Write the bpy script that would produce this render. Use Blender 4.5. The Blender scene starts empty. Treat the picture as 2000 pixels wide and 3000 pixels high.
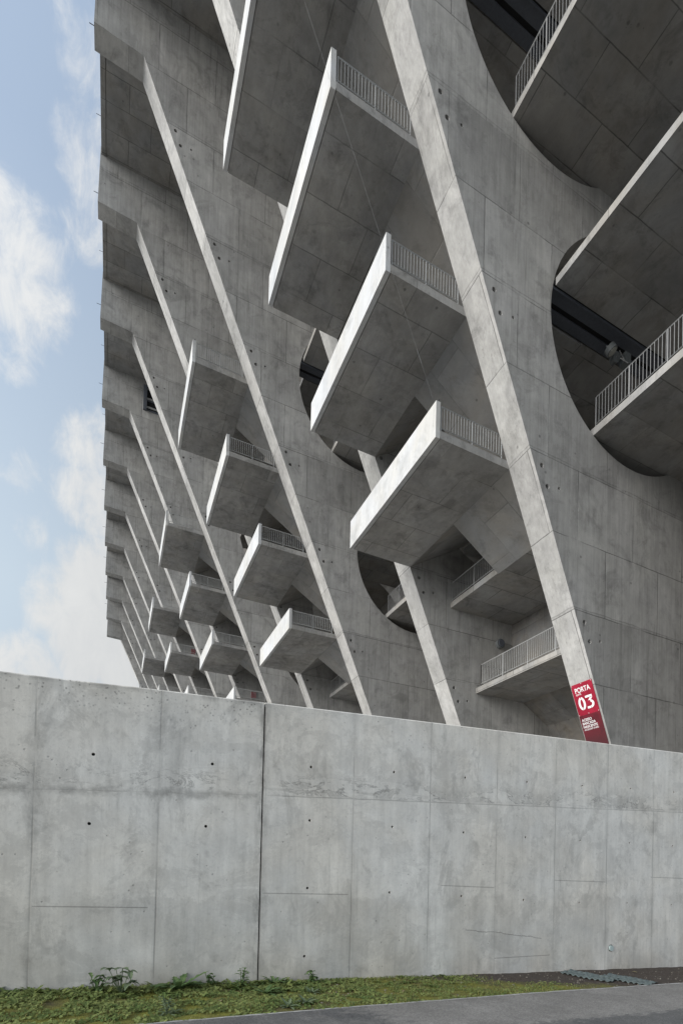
import bpy, bmesh, math, random
from mathutils import Vector, Matrix
random.seed(7)
rad = math.radians
scn = bpy.context.scene
COL = scn.collection

# ------------------------------------------------------------------ camera
F_PX, YAW, PITCH, ROLL, CX, CY = 1478.361, 24.456, .875, 1.372, 1000., 2512.653
def cam_axes():
    y, t, r = rad(YAW), rad(PITCH), rad(ROLL)
    f = Vector((math.sin(y)*math.cos(t), math.cos(y)*math.cos(t), math.sin(t)))
    ri = Vector((math.cos(y), -math.sin(y), 0)); up = ri.cross(f)
    R = ri*math.cos(r)+up*math.sin(r); U = -ri*math.sin(r)+up*math.cos(r)
    return R, U, f
R_, U_, F_ = cam_axes()
cd = bpy.data.cameras.new('camera'); cam = bpy.data.objects.new('camera', cd); COL.objects.link(cam)
M = Matrix((R_, U_, -F_)).transposed().to_4x4(); cam.matrix_world = M
cd.sensor_fit = 'VERTICAL'; cd.sensor_height = 36; cd.sensor_width = 24
cd.lens = F_PX/3000*36; cd.shift_y = (CY-1500)/3000; cd.shift_x = 0
cd.clip_start = .1; cd.clip_end = 3000
scn.camera = cam
scn.view_settings.view_transform = 'Standard'; scn.view_settings.look = 'None'
scn.view_settings.exposure = 0.0; scn.view_settings.gamma = 1

# ------------------------------------------------------------------ node helper
class NT:
    def __init__(s, tree): s.t = tree; s.n = tree.nodes; s.l = tree.links; s.n.clear()
    def new(s, typ, ins=None, **kw):
        n = s.n.new(typ)
        for k, v in kw.items(): setattr(n, k, v)
        for k, v in (ins or {}).items():
            if hasattr(v, 'is_output'): s.l.new(v, n.inputs[k])
            else: n.inputs[k].default_value = v
        return n
    def math(s, op, a, b=0., c=0., clamp=False):
        return s.new('ShaderNodeMath', {0: a, 1: b, 2: c}, operation=op, use_clamp=clamp).outputs[0]
    def vm(s, op, a, b=(0, 0, 0)):
        n = s.new('ShaderNodeVectorMath', {0: a, 1: b}, operation=op)
        return n.outputs['Value'] if op in ('DOT_PRODUCT', 'LENGTH') else n.outputs[0]
    def noise(s, v, scale, det=4, rough=.55, dist=0.):
        return s.new('ShaderNodeTexNoise', {'Vector': v, 'Scale': scale, 'Detail': det, 'Roughness': rough, 'Distortion': dist}).outputs['Fac']
    def mr(s, v, a, b, c=0., d=1., smooth=False):
        n = s.new('ShaderNodeMapRange', {0: v, 1: a, 2: b, 3: c, 4: d})
        if smooth: n.interpolation_type = 'SMOOTHSTEP'
        return n.outputs[0]
    def mix(s, f, a, b, mode='MIX'):
        n = s.new('ShaderNodeMix', data_type='RGBA', blend_type=mode)
        for k, v in ((0, f), (6, a), (7, b)):
            if hasattr(v, 'is_output'): s.l.new(v, n.inputs[k])
            else: n.inputs[k].default_value = v if k == 0 else (v[0], v[1], v[2], 1)
        return n.outputs[2]
    def sep(s, v): return s.new('ShaderNodeSeparateXYZ', {0: v}).outputs
    def comb(s, x, y, z): return s.new('ShaderNodeCombineXYZ', {0: x, 1: y, 2: z}).outputs[0]
    def scale(s, v, k): return s.new('ShaderNodeVectorMath', {0: v, 1: k}, operation='MULTIPLY').outputs[0]

# ------------------------------------------------------------------ sky and sun
SUN_AZ = Vector((-.99, -.11, 0)).normalized(); SUN_EL = rad(20)
W = bpy.data.worlds.new('World'); scn.world = W; W.use_nodes = True
t = NT(W.node_tree)
tc = t.new('ShaderNodeTexCoord').outputs['Generated']
sky = t.new('ShaderNodeTexSky', sky_type='NISHITA', sun_disc=False, sun_elevation=SUN_EL,
            sun_rotation=math.atan2(SUN_AZ.x, SUN_AZ.y), air_density=1.0, dust_density=2.0, ozone_density=1.5, altitude=200)
def pix_dir(px, py):
    return (F_+R_*((px-CX)/F_PX)-U_*((py-CY)/F_PX)).normalized()
dirn = t.vm('NORMALIZE', tc)
n_big = t.noise(dirn, 5.0, 9, .62, .35)
n_wis = t.noise(t.scale(dirn, (1.5, 1.2, .7)), 17.0, 12, .66, .5)
blob = None
for (px, py, ro, st) in ((0, 760, 5.8, 1.0), (60, 860, 4.6, .85), (10, 1000, 3.2, .7), (150, 740, 2.4, .5), (270, 470, 3.6, .62), (280, 680, 2.8, .6),
                         (235, 120, 3.4, .55), (150, 60, 3.0, .35), (262, 1290, 3.4, .55), (275, 1480, 3.6, .75), (290, 1720, 5.5, 1.), (60, 1380, 1.8, .3), (90, 1560, 1.8, .4),
                         (40, 1990, 5.5, .9), (330, 1900, 7, 1.1), (190, 1780, 4.5, .7)):
    d = pix_dir(px, py)
    dp = t.vm('DOT_PRODUCT', dirn, tuple(d))
    m = t.mr(dp, math.cos(rad(ro)), math.cos(rad(ro*.25)), 0, st, True)
    blob = m if blob is None else t.math('MAXIMUM', blob, m)
zz = t.sep(dirn)[2]
low = t.mr(zz, .66, .25, 0, .30)
gen = t.mr(t.noise(dirn, 2.2, 6), .50, .66, 0, .8)
# clouds elsewhere in the sky, away from the stretch seen in the photograph
behind = t.mr(t.vm('DOT_PRODUCT', dirn, tuple(pix_dir(100, 1200))), .9, .7, 0, 1)
gen = t.math('MULTIPLY', gen, behind)
blob = t.math('ADD', t.math('MAXIMUM', blob, gen), low)
dens = t.math('ADD', t.math('MULTIPLY', blob, 1.0), t.math('ADD', t.math('MULTIPLY', t.math('SUBTRACT', n_big, .5), 1.7), t.math('MULTIPLY', t.math('SUBTRACT', n_wis, .5), 1.9)))
mask = t.mr(dens, .22, 1.16, 0, .90, True)
cl = t.mix(t.mr(n_wis, .3, .7), (6.7, 6.85, 7.05), (7.4, 7.5, 7.6))
skyc = t.mix(.86, sky.outputs[0], (3.8, 4.8, 6.4))
skyc = t.mix(t.mr(zz, .78, .42, 0, .85), skyc, (5.5, 6.5, 7.5))      # thin high haze pales the blue towards the horizon
final = t.mix(mask, skyc, cl)
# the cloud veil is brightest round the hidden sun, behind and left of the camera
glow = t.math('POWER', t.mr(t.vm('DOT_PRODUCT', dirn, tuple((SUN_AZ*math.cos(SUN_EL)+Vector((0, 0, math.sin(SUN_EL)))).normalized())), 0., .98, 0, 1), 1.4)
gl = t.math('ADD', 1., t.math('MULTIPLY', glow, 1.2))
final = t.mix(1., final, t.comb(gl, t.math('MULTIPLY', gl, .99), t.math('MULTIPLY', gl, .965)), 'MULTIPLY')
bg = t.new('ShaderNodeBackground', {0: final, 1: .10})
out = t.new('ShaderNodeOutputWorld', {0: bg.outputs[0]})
sl = bpy.data.lights.new('sun', 'SUN'); sl.energy = 4.3; sl.angle = rad(40); sl.color = (1, .97, .93)
so = bpy.data.objects.new('sun', sl); COL.objects.link(so)
so.rotation_euler = (SUN_AZ*math.cos(SUN_EL)+Vector((0, 0, math.sin(SUN_EL)))).to_track_quat('Z', 'Y').to_euler()

# ------------------------------------------------------------------ materials
def newmat(name):
    m = bpy.data.materials.new(name); m.use_nodes = True; return m, NT(m.node_tree)
def finish(t, col, rough=.8, bump=None, bs=.3, bd=.01, metal=0.):
    ins = {'Base Color': col, 'Roughness': rough, 'Metallic': metal}
    if bump is not None:
        ins['Normal'] = t.new('ShaderNodeBump', {'Strength': bs, 'Distance': bd, 'Height': bump}).outputs[0]
    b = t.new('ShaderNodeBsdfPrincipled', ins); b.inputs['Specular IOR Level'].default_value = .3
    t.new('ShaderNodeOutputMaterial', {0: b.outputs[0]})
def concrete(name, base, warm=.0, rows=2.465, width=2.9, zoff=1.805, line=.8, streak=.5, var=1., tint=(1, .985, .955), pours=False):
    m, t = newmat(name)
    co = t.new('ShaderNodeTexCoord').outputs['Object']
    rnd = t.new('ShaderNodeObjectInfo').outputs['Random']
    N = t.new('ShaderNodeNewGeometry').outputs['True Normal']
    n = t.sep(t.vm('ABSOLUTE', N)); p = t.sep(co)
    isz = t.math('GREATER_THAN', n[2], .6)
    isx = t.math('GREATER_THAN', n[0], n[1])
    u = t.new('ShaderNodeMix', {0: isx, 2: p[0], 3: p[1]}).outputs[0]
    u = t.new('ShaderNodeMix', {0: isz, 2: u, 3: p[0]}).outputs[0]
    v = t.new('ShaderNodeMix', {0: isz, 2: p[2], 3: p[1]}).outputs[0]
    off = t.math('MULTIPLY', rnd, 57.)
    nv = t.vm('ADD', co, t.comb(off, off, off))
    wob = t.math('MULTIPLY', t.math('SUBTRACT', t.noise(nv, 1.1, 3), .5), .05)
    vec = t.comb(t.math('ADD', t.math('ADD', u, t.math('MULTIPLY', rnd, 1.7)), wob), t.math('ADD', t.math('SUBTRACT', v, zoff), wob), 0)
    br = t.new('ShaderNodeTexBrick', {'Vector': vec, 'Color1': (.12, .12, .12, 1), 'Color2': (.9, .9, .9, 1), 'Mortar': (.5, .5, .5, 1), 'Scale': 1., 'Mortar Size': .022,
               'Mortar Smooth': .8, 'Bias': 0., 'Brick Width': width, 'Row Height': rows}, offset=.5)
    panel = t.sep(br.outputs[0])[0]; mort = br.outputs[1]
    pres = t.mr(t.noise(nv, .55, 3), .36, .55, .12, 1.)               # the joints fade in and out
    lnm = t.math('MULTIPLY', mort, t.math('MULTIPLY', pres, line))
    big = t.noise(nv, .35, 7, .6, .4); mid = t.noise(nv, 1.7, 6, .65, .3); fine = t.noise(nv, 22., 5, .7)
    flat = t.math('MULTIPLY', isz, 1.)
    sv = t.new('ShaderNodeMix', data_type='VECTOR', ins={0: flat}); 
    t.l.new(t.scale(nv, (2.6, 2.6, .22)), sv.inputs[4]); t.l.new(t.scale(nv, (.9, .35, 1.)), sv.inputs[5])
    strk = t.noise(sv.outputs[1], 1.6, 6, .7)
    strk2 = t.noise(t.scale(sv.outputs[1], (3.5, 3.5, 1.5)), 1.6, 4, .6)
    # the tone: product of mild factors around one
    def around(x, amt, mid_=.5): return t.mr(x, mid_-.25, mid_+.25, 1-amt*var, 1+amt*var)
    tone = t.math('MULTIPLY', around(big, .20), around(mid, .15))
    tone = t.math('MULTIPLY', tone, around(strk, .16*streak)); tone = t.math('MULTIPLY', tone, around(strk2, .10*streak))
    tone = t.math('MULTIPLY', tone, around(panel, .085)); tone = t.math('MULTIPLY', tone, around(fine, .05))
    # damp dark stains with a soft edge
    stain = t.mr(t.noise(nv, .8, 8, .7, .8), .53, .66, 0, .26*var)
    tone = t.math('MULTIPLY', tone, t.math('SUBTRACT', 1., stain))
    if pours:      # each lift of concrete came out a slightly different grey, with a ragged seam between lifts
        vw = t.math('ADD', v, t.math('MULTIPLY', t.math('SUBTRACT', t.noise(nv, 1.4, 8, .7), .5), .16))
        lift = t.math('DIVIDE', t.math('SUBTRACT', vw, 4.35), 4.94)
        wn = t.new('ShaderNodeTexWhiteNoise', {'W': t.math('ADD', t.math('FLOOR', lift), t.math('MULTIPLY', rnd, 91.))}, noise_dimensions='1D').outputs['Value']
        tone = t.math('MULTIPLY', tone, t.mr(wn, 0, 1, .93, 1.06))
        fr = t.math('FRACT', lift)
        seam = t.math('MULTIPLY', t.mr(t.math('ABSOLUTE', t.math('SUBTRACT', t.math('FRACT', t.math('ADD', lift, .5)), .5)), .006, .001, 0, .30), t.mr(t.noise(nv, 1.0, 4), .38, .52, .2, 1.))
        below = t.math('MULTIPLY', t.mr(fr, .80, 1., 0, .16), t.mr(t.noise(t.scale(nv, (3.5, 3.5, .2)), 1.7, 6, .75), .46, .62))
        tone = t.math('MULTIPLY', tone, t.math('SUBTRACT', 1., t.math('MAXIMUM', seam, below)))
    # thin dark water runs and crisp-edged damp patches, only on upright faces
    run = t.mr(t.noise(t.scale(nv, (5.5, 5.5, .16)), 1.5, 5, .75), .56, .68, 0, .24*streak)
    run = t.math('MULTIPLY', run, t.math('MULTIPLY', t.math('SUBTRACT', 1., isz), t.mr(t.noise(nv, .45, 3), .42, .56)))
    pat = t.mr(t.noise(t.scale(nv, (1.2, 1.2, .7)), .9, 11, .76, .4), .545, .575, 0, .13*var)
    tone = t.math('MULTIPLY', tone, t.math('SUBTRACT', 1., t.math('MAXIMUM', run, pat)))
    # pores
    vo = t.new('ShaderNodeTexVoronoi', {'Vector': nv, 'Scale': 1.5}, feature='F1').outputs['Distance']
    pit = t.math('MULTIPLY', t.mr(vo, .05, .09, 1, 0), t.mr(t.noise(nv, .9, 2), .45, .55))
    vo2 = t.new('ShaderNodeTexVoronoi', {'Vector': nv, 'Scale': 7.}, feature='F1').outputs['Distance']
    pit2 = t.math('MULTIPLY', t.mr(vo2, .06, .12, 1, 0), t.mr(t.noise(nv, 1.9, 2), .55, .62))
    dark = t.math('MAXIMUM', lnm, t.math('MULTIPLY', t.math('MAXIMUM', pit, pit2), .6))
    tone = t.math('MULTIPLY', tone, t.math('SUBTRACT', 1., t.math('MULTIPLY', dark, .68)))
    hue = t.mix(t.mr(t.noise(nv, .5, 5, .6, .5), .38, .62), tuple(base*c for c in tint), tuple(base*c for c in (1.0+warm*.3, .97, .91-warm*.3)))
    colr = t.mix(1., hue, t.comb(tone, tone, tone), 'MULTIPLY')
    h = t.math('SUBTRACT', t.math('ADD', t.math('MULTIPLY', fine, .25), t.math('MULTIPLY', mid, .6)), t.math('MULTIPLY', t.math('MAXIMUM', mort, pit), .8))
    finish(t, colr, .82, h, .35, .02)
    return m
M_FIN = concrete('fin_concrete', .375, 0., line=.9, streak=1.1, var=.95, pours=True, tint=(1, .97, .925))
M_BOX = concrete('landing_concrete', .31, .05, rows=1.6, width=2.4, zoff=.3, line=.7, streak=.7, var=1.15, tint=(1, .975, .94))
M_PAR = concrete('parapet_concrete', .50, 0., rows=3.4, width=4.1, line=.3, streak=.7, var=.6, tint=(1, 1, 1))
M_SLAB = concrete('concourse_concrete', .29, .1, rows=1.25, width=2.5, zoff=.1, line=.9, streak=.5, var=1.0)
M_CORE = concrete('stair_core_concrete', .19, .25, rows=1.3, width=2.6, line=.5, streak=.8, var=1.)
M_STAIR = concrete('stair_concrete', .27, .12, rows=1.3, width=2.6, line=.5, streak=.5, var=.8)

def simple(name, c, rough=.6, metal=0., nz=.12, sc=12.):
    m, t = newmat(name)
    co = t.new('ShaderNodeTexCoord').outputs['Object']
    k = t.mr(t.noise(co, sc, 5, .65), .3, .7, 1-nz, 1+nz)
    finish(t, t.mix(1., c, t.comb(k, k, k), 'MULTIPLY'), rough, metal=metal); return m
M_RAIL = simple('galvanised_steel', (.42, .42, .41), .5, .3)
M_RAILD = simple('darker_steel', (.27, .27, .27), .5, .4)  # darker grey copy of the railing steel, for the concourse railings
M_DRAIL = simple('dark_steel', (.06, .06, .065), .5, .3)
M_CHAN = simple('painted_steel_channel', (.12, .13, .15), .5, .2)
M_BLACK = simple('flat_black', (.012, .012, .013), .7)  # joint fill; also paints in the darkness of tie holes and louvre openings
M_LAMPW = simple('lamp_glass', (.36, .35, .31), .3)
M_LAMPG = simple('lamp_housing', (.16, .17, .17), .5)
M_WHITE = simple('white_lettering', (.78, .78, .76), .5, nz=.04)
M_REDP = simple('red_plate', (.24, .012, .018), .5)
M_PIPE = simple('drain_pipe_plastic', (.40, .47, .45), .5)
M_MAT = simple('green_plastic', (.125, .150, .143), .65, nz=.4, sc=14)
M_PLUG = simple('mortar_plug', (.07, .068, .065), .9)
M_CABLE = simple('steel_cable', (.13, .13, .13), .5, .4)

# ------------------------------------------------------------------ mesh helpers
def link(name, me, mat=None, parent=None):
    o = bpy.data.objects.new(name, me); COL.objects.link(o)
    if mat and me is not None: me.materials.append(mat)
    if parent: o.parent = parent
    return o
class MB:
    def __init__(s): s.b = bmesh.new()
    def box(s, x0, x1, y0, y1, z0, z1):
        v = [s.b.verts.new(c) for c in ((x0,y0,z0),(x1,y0,z0),(x1,y1,z0),(x0,y1,z0),(x0,y0,z1),(x1,y0,z1),(x1,y1,z1),(x0,y1,z1))]
        for f in ((0,3,2,1),(4,5,6,7),(0,1,5,4),(1,2,6,5),(2,3,7,6),(3,0,4,7)): s.b.faces.new([v[i] for i in f])
        return s
    def prism(s, pts, y0, y1):         # pts (x,z) ordered round
        a = [s.b.verts.new((x, y0, z)) for x, z in pts]; c = [s.b.verts.new((x, y1, z)) for x, z in pts]
        s.b.faces.new(a); s.b.faces.new(c[::-1])
        for i in range(len(pts)):
            j = (i+1) % len(pts); s.b.faces.new((a[j], a[i], c[i], c[j]))
        return s
    def bar(s, p, q, r, n=4):
        p, q = Vector(p), Vector(q); d = (q-p).normalized()
        a = d.orthogonal().normalized() if abs(d.z) < .99 else Vector((1, 0, 0)); b = d.cross(a)
        if n == 4: a, b = (a+b).normalized(), (a-b).normalized()
        A, B = [], []
        for i in range(n):
            w = 2*math.pi*i/n; o = (a*math.cos(w)+b*math.sin(w))*r
            A.append(s.b.verts.new(p+o)); B.append(s.b.verts.new(q+o))
        for i in range(n):
            j = (i+1) % n; s.b.faces.new((A[i], A[j], B[j], B[i]))
        s.b.faces.new(A[::-1]); s.b.faces.new(B); return s
    def mesh(s, name):
        bmesh.ops.recalc_face_normals(s.b, faces=s.b.faces[:])
        me = bpy.data.meshes.new(name); s.b.to_mesh(me); s.b.free(); return me
    def build(s, name, mat, parent=None): return link(name, s.mesh(name), mat, parent)
def plate_xz(name, outline, holes, y0, y1, segs=96):
    """flat plate in XZ with round holes, real thickness"""
    cu = bpy.data.curves.new(name, 'CURVE'); cu.dimensions = '2D'; cu.fill_mode = 'BOTH'; cu.extrude = (y1-y0)/2
    def spl(pts):
        s = cu.splines.new('POLY'); s.points.add(len(pts)-1); s.use_cyclic_u = True
        for i, p in enumerate(pts): s.points[i].co = (p[0], p[1], 0, 1)
    spl(outline)
    for (x, z, r) in holes:
        n = segs if r > 1 else 12
        spl([(x+r*math.cos(-2*math.pi*i/n), z+r*math.sin(-2*math.pi*i/n)) for i in range(n)])
    tmp = bpy.data.objects.new('tmp', cu); COL.objects.link(tmp)
    dg = bpy.context.evaluated_depsgraph_get()
    me = bpy.data.meshes.new_from_object(tmp.evaluated_get(dg), depsgraph=dg)
    bpy.data.objects.remove(tmp); bpy.data.curves.remove(cu)
    me.materials.clear()
    for v in me.vertices:
        x, y, z = v.co; v.co = (x, (y0+y1)/2-z, y)
    bm = bmesh.new(); bm.from_mesh(me); bmesh.ops.remove_doubles(bm, verts=bm.verts[:], dist=1e-4)
    bmesh.ops.recalc_face_normals(bm, faces=bm.faces[:]); bm.to_mesh(me); bm.free()
    for p in me.polygons: p.use_smooth = False
    me.name = name
    return me
def tag(o, label=None, cat=None, group=None, kind=None):
    for k, v in (('label', label), ('category', cat), ('group', group), ('kind', kind)):
        if v: o[k] = v
    return o
def rail_mesh(p0, p1, z, h=1.08, gap=.115, r=.010, post=1.35):
    """railing from p0 to p1 (x,y) standing on height z"""
    m = MB(); a, b = Vector((*p0, z)), Vector((*p1, z)); L = (b-a).length; d = (b-a)/L
    m.bar(a+Vector((0, 0, h)), b+Vector((0, 0, h)), .024)
    m.bar(a+Vector((0, 0, .14)), b+Vector((0, 0, .14)), .020)
    n = int(L/gap)
    for i in range(n+1): q = a+d*(L*i/n); m.bar(q+Vector((0, 0, .14)), q+Vector((0, 0, h)), r)
    k = max(1, round(L/post))
    for i in range(k+1): q = a+d*(L*i/k); m.bar(q, q+Vector((0, 0, h)), .019)
    return m

# ------------------------------------------------------------------ the stand
D, T, Y0 = 7.5, .987, 12.724
ZT, XT, SL = 41.48, .354, .439
ex = lambda z: XT+SL*(ZT-z)
NF = 13
stand = bpy.data.objects.new('stadium_stand', None); COL.objects.link(stand)
tag(stand, 'huge raw concrete stadium stand of leaning fins with jutting stair landings, rising behind the wall', 'stadium')
GB = -1.9
outline = [(-1.96, 41.60), (-1.88, 45.2), (5.2, 45.2), (33., 14.2), (33., GB), (ex(GB), GB), (XT, ZT)]
tri = []
for zj in (39.0, 34.07, 29.14, 24.2, 19.14, 14.17, 9.28, 4.35):
    e = ex(zj); tri += [(e+.55, zj-.43, .085), (e+.82, zj-1.07, .085), (e+1.36, zj-.96, .055)]
holes = [(13.4, 28.55, 4.24), (17.4, 19.36, 4.22)]
fin_me = plate_xz('concrete_fin', outline, holes+tri, 0, T)
fin_me.materials.append(M_FIN)
fins = []
for i in range(-1, NF):
    f = link('concrete_fin', fin_me, None, stand); f.location.y = Y0+i*D
    fins.append(f)
# roof slab and raking underside of the seats, bay by bay
tip_me = None
for i in range(-1, NF-1):
    y0, y1 = Y0+i*D+T, Y0+(i+1)*D
    m = MB()
    m.prism([(-1.84, 44.70), (-1.58, 44.70), (-1.58, 44.76), (-1.54, 44.76), (-1.54, 44.70), (5.0, 44.70), (32.7, 13.8), (32.7, GB), (33., GB), (33., 14.2), (5.2, 45.15), (-1.84, 45.15)], y0, y1)
    o = m.build('seating_slab', M_SLAB, stand)
    for (xa, dy, rr_) in ((-2.35, 1.4, .02), (-2.1, 4.9, .015)):
        m = MB(); m.bar((xa, y0+dy, 44.95), (-1.84, y0+dy, 44.95), rr_); m.build('steel_rod', M_DRAIL, stand)

# stair landings, flights and inner slabs in every second bay
ZB, XO, XI = 14.11, 9.25, 12.38
DZ, DX = 4.53, 1.99
def sh(me, dx, dz): pass
ya, yb, ym = T, D, 4.19          # local: fin back, next fin front, middle of the bay
TH = .27
def mk_landing():
    m = MB()
    m.box(XO+.20, XI, ya, yb, ZB+.004, ZB+TH)
    m.box(XO+.17, XO+.20, ya, yb, ZB+.06, ZB+TH-.002)
    slab = m.mesh('stair_landing')
    m = MB(); m.box(XO, XO+.17, ya, yb, ZB-.006, ZB+1.21); par = m.mesh('parapet')
    r1 = rail_mesh((XO+.24, ya+.05), (ex(ZB+.6)-.06, ya+.05), ZB+TH, h=.86).mesh('railing')
    r2 = rail_mesh((XO+.24, yb-.05), (ex(ZB+.6)-.06, yb-.05), ZB+TH, h=.86).mesh('railing')
    m = MB(); m.bar((XO+.13, ya+.02, ZB+1.30), (XO+.13, yb-.02, ZB+1.30), .022)
    for k in range(6):
        y = ya+.25+k*(yb-ya-.5)/5; m.bar((XO+.13, y, ZB+1.2), (XO+.13, y, ZB+1.3), .012)
    hr = m.mesh('handrail')
    return slab, par, r1, r2, hr
slab_me, par_me, r1_me, r2_me, hr_me = mk_landing()
for me, mt in ((slab_me, M_BOX), (par_me, M_PAR), (r1_me, M_RAIL), (r2_me, M_RAIL), (hr_me, M_DRAIL)): me.materials.append(mt)
SG = .60
def flight_mesh(x0, z0, x1, y0, y1, up):
    """sloping slab whose flat underside starts at (x0,z0), with steps on top"""
    s = SG if up else -SG; z1 = z0+s*(x1-x0); th = .20
    m = MB(); n = max(3, int(abs(x1-x0)/.30)); w = (x1-x0)/n
    pts = [(x0, z0), (x1, z1), (x1, z1+th)]
    for i in range(n-1, -1, -1):
        xa = x0+i*w; zt = z0+s*w*(i+(1 if up else 0))+th
        if i < n-1 or True: pts += [(xa+w-.001, zt+.001), (xa, zt)]
    m.prism(pts, y0, y1); return m.mesh('stair_flight')
dn_me = flight_mesh(XI, ZB+.004, 14.76, ya, ym, False)
dn2_me = flight_mesh(XI, ZB+.004, XI+5.1, ya, ym, False)
up_me = flight_mesh(XI, ZB+.004, XI+3.1, ym+.003, yb, True)
m = MB(); m.box(14.73, 18.62, ya, yb, 12.71, 12.71+TH); in_me = m.mesh('inner_landing')
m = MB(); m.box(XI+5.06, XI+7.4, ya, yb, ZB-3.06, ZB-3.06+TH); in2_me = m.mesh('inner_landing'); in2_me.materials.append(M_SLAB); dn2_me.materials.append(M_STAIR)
inr_me = rail_mesh((14.80, ym+.05), (14.80, yb-.05), 12.71+TH, h=1.0).mesh('railing')
inr2_me = rail_mesh((14.85, yb-.08), (17.5, yb-.08), 12.71+TH, h=1.0).mesh('railing')
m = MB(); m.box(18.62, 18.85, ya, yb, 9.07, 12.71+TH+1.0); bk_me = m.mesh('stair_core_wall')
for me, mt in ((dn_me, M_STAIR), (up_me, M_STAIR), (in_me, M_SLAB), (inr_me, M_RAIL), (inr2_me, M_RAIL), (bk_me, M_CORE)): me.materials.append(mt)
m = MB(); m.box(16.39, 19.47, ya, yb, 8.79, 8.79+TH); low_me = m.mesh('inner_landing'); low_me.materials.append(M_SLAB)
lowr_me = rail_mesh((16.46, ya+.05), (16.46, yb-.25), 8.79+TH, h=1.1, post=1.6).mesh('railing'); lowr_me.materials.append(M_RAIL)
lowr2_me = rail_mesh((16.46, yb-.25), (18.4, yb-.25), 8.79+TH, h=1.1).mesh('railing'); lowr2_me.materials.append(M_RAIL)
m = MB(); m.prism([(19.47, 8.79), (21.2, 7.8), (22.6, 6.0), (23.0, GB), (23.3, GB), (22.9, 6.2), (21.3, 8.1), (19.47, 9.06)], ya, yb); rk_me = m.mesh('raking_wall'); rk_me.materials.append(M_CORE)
def put(name, me, parent, y, dx=0, dz=0):
    o = bpy.data.objects.new(name, me); COL.objects.link(o); o.parent = parent
    if parent is stand: o.location = (dx, y, dz)
    return o
for i in range(0, NF-1, 2):
    y = Y0+i*D
    for k in range(4):
        dx, dz = -DX*k, DZ*k
        s = put('stair_landing', slab_me, stand, y, dx, dz)
        for nm, me in (('parapet', par_me), ('railing', r1_me), ('railing', r2_me), ('handrail', hr_me)): put(nm, me, s, y)
        put('stair_flight', dn2_me if k else dn_me, stand, y, dx, dz); put('stair_flight', up_me, stand, y, dx, dz)
        s = put('inner_landing', in2_me if k else in_me, stand, y, dx, dz)
        if k == 0: put('railing', inr_me, s, y)
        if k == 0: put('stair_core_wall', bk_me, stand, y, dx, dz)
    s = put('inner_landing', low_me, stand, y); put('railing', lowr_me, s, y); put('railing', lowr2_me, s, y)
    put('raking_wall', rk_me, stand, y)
# concourse slabs in the other bays, passing the round openings
LV = ((15.70, 15.34, 1), (20.20, 13.38, 0), (24.83, 11.37, 1), (29.45, 9.40, 0))
for (z, x, rl) in LV:
    xr = min(24., 5+(44.7-z)/1.115)-.02
    m = MB(); m.box(x, xr, T-D, 0 if not rl else T+.001, z, z+TH); odd = m.mesh('concourse_slab'); odd.materials.append(M_SLAB)
    m = MB(); m.box(x+.35, xr, T, 3.9, z+.002, z+TH); ev = m.mesh('concourse_slab'); ev.materials.append(M_SLAB)
    rr = rail_mesh((x+.07, T-D+.03), (x+.07, -.03), z+TH, h=1.12, gap=.125, post=1.25).mesh('railing'); rr.materials.append(M_RAILD)
    m = MB()
    for (a, b) in ((.05, .44), (.60, .93)):
        m.box(x-.2, xr-.5, a, b, z-.02, z+.16)
    m.box(x-.2, xr-.5, .05, .09, z-.07, z-.02)
    ch = m.mesh('joint_channel'); ch.materials.append(M_CHAN)
    m = MB(); m.box(x-.2, xr-.5, .44, .60, z+.02, z+.14); m.box(x-.2, xr-.5, -.0+.001, .05, z+.02, z+.15); gp = m.mesh('joint_gap'); gp.materials.append(M_BLACK)
    for i in range(0, NF, 2):
        y = Y0+i*D
        s = put('concourse_slab', odd, stand, y)
        if rl: put('railing', rr, s, y)
        if not rl: put('joint_channel', ch, s, y); put('joint_gap', gp, s, y)
        if i < NF-1: put('concourse_slab', ev, stand, y)
    # the level passes the back of the odd fins too
# louvred opening between two far fins
yl = Y0+5*D
m = MB()
m.box(1.49, 1.80, yl-.20, yl-.003, 41.95, 44.2); m.box(1.80, 3.4, yl-.06, yl-.003, 42.0, 44.15)
lv = m.build('louvre_frame', M_CHAN, stand)
m = MB()
m.box(1.82, 3.38, yl-.065, yl-.061, 42.1, 42.85); m.box(1.82, 3.38, yl-.065, yl-.061, 43.15, 44.0); m.build('louvre_opening', M_BLACK, lv)  # solid black plates paint in the dark of the openings
m = MB()
for z in (42.2, 43.0, 43.9): m.box(1.80, 3.42, yl-.12, yl-.066, z, z+.15)
m.build('louvre_blade', M_RAIL, lv)

# ------------------------------------------------------------------ gate sign on the sloping edge
nrm = Vector((-1, 0, -SL)).normalized(); vd = Vector((SL, 0, -1)).normalized(); ud = Vector((0, -1, 0))
O = Vector((ex(6.94), Y0+T-.03, 6.94))
sign = bpy.data.objects.new('gate_sign', None); COL.objects.link(sign)
tag(sign, 'tall red gate sign with white lettering PORTA 03 fixed to the sloping fin edge', 'sign')
sw, s1, s2 = .885, 1.18, 3.6
def pt(u, v, h): return O+ud*u+vd*v+nrm*h
def quad_plate(u0, u1, v0, v1, h0, h1, name, mat):
    bm = bmesh.new(); vs = [bm.verts.new(pt(u, v, h)) for h in (h0, h1) for (u, v) in ((u0, v0), (u1, v0), (u1, v1), (u0, v1))]
    for f in ((0,1,2,3),(4,7,6,5),(0,4,5,1),(1,5,6,2),(2,6,7,3),(3,7,4,0)): bm.faces.new([vs[i] for i in f])
    bmesh.ops.recalc_face_normals(bm, faces=bm.faces[:])
    me = bpy.data.meshes.new(name); bm.to_mesh(me); bm.free(); return link(name, me, mat, sign)
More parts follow.
